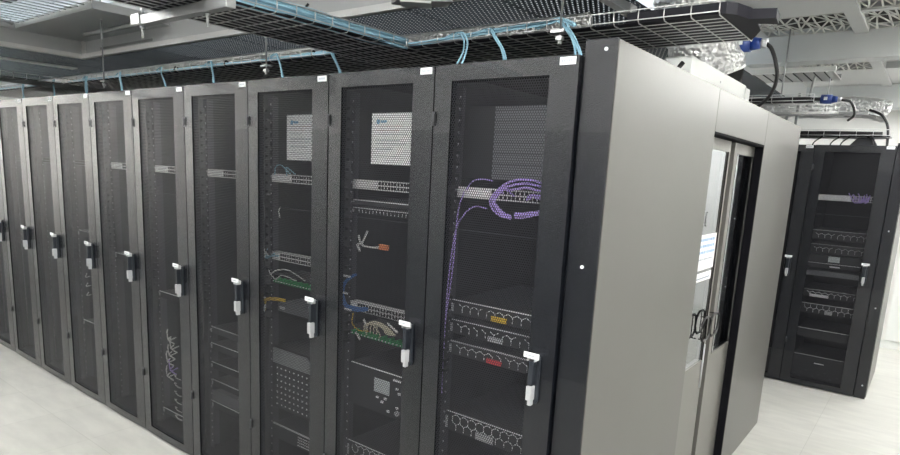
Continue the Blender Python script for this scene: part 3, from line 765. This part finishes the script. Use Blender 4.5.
for i, (xa, xb, n, lb) in enumerate(drops):
    bundle(n, [(xa - .18, .628, 2.462), (xa - .07, .61, 2.482), (xa, .575, 2.43), ((xa + xb) / 2 + .01, .51, 2.36), (xb, .45, 2.29), (xb + .01, .43, 2.212)], (.016, .004, .004), .005, 'blue', 'blue cables dropping ' + lb, 'blue cable drops', 'cable_drop', seed=20 + i)
# black velcro ties
for i, (x, y, z, lb) in enumerate(((-1.36, -.35, 2.46, 'round the thick crossing blue bundle, nearer the camera'), (-1.37, -.02, 2.455, 'round the thick blue bundle, with a raised tail'), (-.78, .54, 2.455, 'round the blue cables over the second rack'), (-2.05, .53, 2.445, 'round the blue cables over the third rack'), (-2.95, .53, 2.445, 'round the blue cables over the fifth rack'), (-3.6, .53, 2.445, 'round the blue cables over the sixth rack'))):
    ring = [(x, y + .09 + .018 * math.cos(a), z + .012 + .018 * math.sin(a)) for a in [j * math.pi / 4 for j in range(8)]] if i > 1 else [(x - .035 + .05 * math.cos(a), y, z + .012 + .022 * math.sin(a)) for a in [j * math.pi / 4 for j in range(8)]]
    m = MB().tube(ring, .006, 'blackc', 5, closed=True)
    if i == 1: m.tube([(x, y, z + .02), (x + .03, y + .02, z + .06)], .006, 'blackc', 5)
    tag(m.build('cable_tie'), 'black hook and loop tie ' + lb, 'cable tie', 'black ties on the blue cables')

# foil wrapped ducts
def foil_duct(pts, r, label, group='foil wrapped ducts', n=14):
    rr = random.Random(int(r * 1000)); p = smooth(pts, 8)
    m = MB(); m.tube(p, [r * rr.uniform(.94, 1.05) for _ in p], 'foil', n)
    return tag(m.build('foil_duct'), label, 'duct', group)
foil_duct([(-8.5, 1.27, 2.632), (-5, 1.26, 2.632), (-1.2, 1.27, 2.632), (-.62, 1.27, 2.632)], .045, 'foil wrapped pipe running behind the long front cable tray')
foil_duct([(-.24, 1.55, 2.985), (-.21, 1.52, 2.8), (-.17, 1.5, 2.68), (-.09, 1.52, 2.50), (-.05, 1.56, 2.36)], .165, 'large crumpled foil duct dropping onto the white box over the grey panel')
t = thing('duct_box', 'white rectangular duct box lying on top of the grey end panel', 'duct box', (-.05, .93, 2.262))
MB().box(-.015, .10, 0, .95, 0, .098, 'white').build('box', t, bevel=.002)
MB().box(.03, .105, .93, 1.02, -.0, .085, 'white').build('flange', t)
MB().tube([(.101, .45, .05), (.103, .45, .05)], .006, 'strut', 8).build('rivet', t)
# blue industrial plugs and black cords
def ind_plug(p, label, s=1.):
    t = thing('power_plug', label, 'power plug', p, 'blue industrial plugs')
    MB().tube([(-.10 * s, 0, 0), (-.02 * s, 0, -.004 * s)], .036 * s, 'plug', 16).tube([(-.02 * s, 0, -.004 * s), (.02 * s, 0, -.006 * s)], [.030 * s, .022 * s], 'plug', 16).build('body', t)
    MB().tube([(.02 * s, 0, -.006 * s), (.045 * s, 0, -.008 * s)], .020 * s, 'chrome', 12).build('gland', t)
    MB().box(-.075 * s, -.05 * s, -.038 * s, -.034 * s, -.012 * s, .012 * s, 'paper').build('badge', t)
    return t
ind_plug((.115, 1.7, 2.548), 'large blue industrial power plug beside the foil duct', 1.15)
cable('thick black power cord hanging from the large blue plug', [[(.160, 1.7, 2.54), (.19, 1.7, 2.51), (.217, 1.7, 2.446), (.225, 1.74, 2.37), (.165, 1.92, 2.31), (.06, 2.1, 2.262)]], .010, 'blackc', 'thick black power cords', n=8)
ind_plug((.27, 3.5, 2.475), 'small blue industrial plug at the tip of the small wire tray', .9)
cable('thick black power cord in the small wire tray ending at the blue plug', [[(-.5, 3.48, 2.47), (-.1, 3.49, 2.475), (.18, 3.5, 2.475)]], .014, 'blackc', 'thick black power cords', n=8)
cable('black cord curling down from the small blue plug', [[(.31, 3.5, 2.465), (.37, 3.52, 2.45), (.40, 3.55, 2.37), (.36, 3.6, 2.33)]], .009, 'blackc', 'thick black power cords', n=8)
cable('black cord arching above the right end of the far racks', [[(.36, FY + .4, 2.55), (.46, FY + .38, 2.50), (.52, FY + .36, 2.40), (.54, FY + .34, 2.26), (.54, FY + .32, 2.212)]], .011, 'blackc', 'cords over the far racks', n=8)
cable('thin black cord arching to the far rack top, left of the thick one', [[(.26, FY + .3, 2.32), (.34, FY + .28, 2.33), (.42, FY + .26, 2.28), (.45, FY + .25, 2.212)]], .007, 'blackc', 'cords over the far racks', n=8)
for i, x in enumerate((-.02, .12, .2)):
    cable('short black cord rising from the far rack top, %s from the left' % pn[i], [[(x, FY + .2, 2.212), (x + .008, FY + .2, 2.24), (x + .03, FY + .22, 2.27), (x + .08, FY + .3, 2.32)]], .006, 'blackc', 'short cords over the far racks')
bundle(9, [(-.68, FY + .25, 2.325), (0, FY + .25, 2.33), (.50, FY + .25, 2.325)], (0, .012, .014), .010, 'blackc', 'dense black cables filling the wire tray above the far racks', None, 'power_cable_bundle', seed=77)
bundle(4, [(-.53, 3.43, 2.465), (0, 3.43, 2.467), (.13, 3.43, 2.465)], (0, .01, .006), .011, 'blackc', 'black cables in the small wire tray with the blue plug', None, 'power_cable_bundle', seed=78)
t = thing('cable_funnel', 'dark tapering cable hood on top of the far rack', 'cable hood', (.37, FY + .35, 2.2125))
MB().prism([(-.12, 0), (.11, 0), (.06, .085), (-.05, .085)], 1, -.06, .06, 'server').build('hood', t)
MB().box(-.02, .02, -.03, .03, .085, .10, 'chrome').build('cap', t)
foil_duct([(-.9, 5.25, 2.62), (-.3, 5.25, 2.60), (.25, 5.25, 2.60), (.48, 5.3, 2.56)], .10, 'silver foil duct lying above the far racks')
t = thing('cable_trunking', 'wide ribbed metal trunking hung under the ceiling beyond the long beam', 'trunking', (-.9, 3.98, 2.75))
m = MB().box(.46, 1.06, .04, .52, 0, .012, 'strut').box(.46, 1.08, 0, .045, .0, .035, 'white').box(.46, 1.06, .52, .54, 0, .05, 'strut')
m.build('tray_body', t)
for i in range(6, 14): MB().box(.02 + i * .075, .026 + i * .075, .05, .5, -.006, 0, 'liner').build('rib', t)
t = thing('cable_trunking', 'thin pale metal rail above the far rack tray', 'trunking', (-.6, FY + .1, 2.475)); MB().box(0, .98, 0, .04, 0, .028, 'strut').build('rail', t)
MB().box(.34, .36, .01, .03, -.16, 0, 'strut').box(.42, .44, .01, .03, -.16, .2, 'strut').build('upright', t)
tag(MB().tube([(-.30, 2.9, 2.62), (-.29, 2.95, 2.50), (-.26, 2.98, 2.40)], [.07, .045, .07], 'blackc', 14).build('flexible_hose'), 'short black flexible hose behind the white duct box', 'hose')
tag(MB().tube([(.04, 4.2, 3.0), (-.02, 4.2, 2.5)], .010, 'strut', 6).build('diagonal_brace'), 'thin pale diagonal brace right of the black hose', 'brace')
tag(MB().tube([(-.0, .86, 2.255), (.015, .87, 2.30), (.03, .88, 2.325)], .010, 'blackc', 8).build('cord_stub'), 'short black stub on the top edge of the grey end panel', 'cord')

# ------------------------------------------------------------------ lamps
def lamp_fixture(x, y, z, lx, ly, label, e=None):
    t = thing('ceiling_lamp', label, 'ceiling lamp', (x, y, z), 'ceiling lamps')
    MB().box(-lx, lx, -ly, ly, .01, .05, 'white').build('housing', t)
    MB().box(-lx + .01, lx - .01, -ly + .01, ly - .01, 0, .01, 'lamp').build('diffuser', t)
    return t
for i, x in enumerate((-8.0, -6.6, -4.9, -3.2, -1.5, .4, 2.0)):
    lamp_fixture(x, -1.7, 3.05, .6, .15, 'linear ceiling lamp over the front aisle, %s from the left' % pn[i])
for i, (x, y) in enumerate(((1.7, .2), (1.15, 3.9), (1.5, 6.0), (-3.0, 4.0), (-1.6, 6.2))):
    lamp_fixture(x, y, 2.90 if x > 0 else 2.6, .15 if x > 0 else .6, .6 if x > 0 else .12, ['linear lamp at the right of the enclosure, nearest', 'linear lamp right of the enclosure doors', 'linear lamp near the back wall', 'linear lamp behind the enclosure', 'linear lamp at the back wall over the far racks'][i])
def area(name, loc, sx, sy, power, rot=(0, 0, 0), col=(1, 1, 1), spread=math.pi):
    l = bpy.data.lights.new(name, 'AREA'); l.shape = 'RECTANGLE'; l.size = sx; l.size_y = sy; l.energy = power; l.color = col; l.spread = spread
    o = bpy.data.objects.new(name, l); COL.objects.link(o); o.location = loc; o.rotation_euler = rot; return o
# plenum strip lights washing the slab above the perforated sheets
area('plenum_light', (-4.6, 2.9, 2.85), 8.0, 3.6, 70, (math.pi, 0, 0), (.85, .93, 1))
area('plenum_light', (-7.6, -1.2, 2.95), 1.0, .2, 12, (math.pi, 0, 0), (.85, .93, 1))
area('aisle_light', (-2.5, 1.66, 2.2), 4.5, .2, 6, (0, 0, 0))
# added unseen light on the left wall, brightening reflections in the far doors
area('added_wall_light', (-8.3, -1.5, 2.9), .3, 3.6, 2300, (0, R(62), 0), (1, .97, .92), R(95))

w = bpy.data.worlds.new('world'); SC.world = w; w.use_nodes = True
w.node_tree.nodes['Background'].inputs[0].default_value = (.8, .85, .9, 1); w.node_tree.nodes['Background'].inputs[1].default_value = .08

# ------------------------------------------------------------------ camera
cam = bpy.data.cameras.new('camera'); co = bpy.data.objects.new('camera', cam); COL.objects.link(co)
yaw, pitch, roll = .6549, -.1843, .0505
fw = Vector((-math.sin(yaw) * math.cos(pitch), math.cos(yaw) * math.cos(pitch), math.sin(pitch)))
rt = Vector((math.cos(yaw), math.sin(yaw), 0)); up = rt.cross(fw)
c, s = math.cos(roll), math.sin(roll)
r2 = rt * c + up * s; u2 = -rt * s + up * c
mt = Matrix((r2, u2, -fw)).transposed().to_4x4(); mt.translation = (.9659, -1.8801, 1.8278)
co.matrix_world = mt
cam.sensor_fit = 'HORIZONTAL'; cam.sensor_width = 36; cam.lens = 618.6159 / 900 * 36
cam.shift_y = (285.4854 - 227.5) / 900; cam.clip_start = .02
SC.camera = co
SC.view_settings.view_transform = 'Standard'; SC.view_settings.look = 'None'; SC.view_settings.gamma = 1
SC.view_settings.use_curve_mapping = False; SC.view_settings.exposure = 1.1
try:
    SC.cycles.use_denoising = True; SC.cycles.transparent_max_bounces = 24; SC.cycles.max_bounces = 8
except Exception: pass
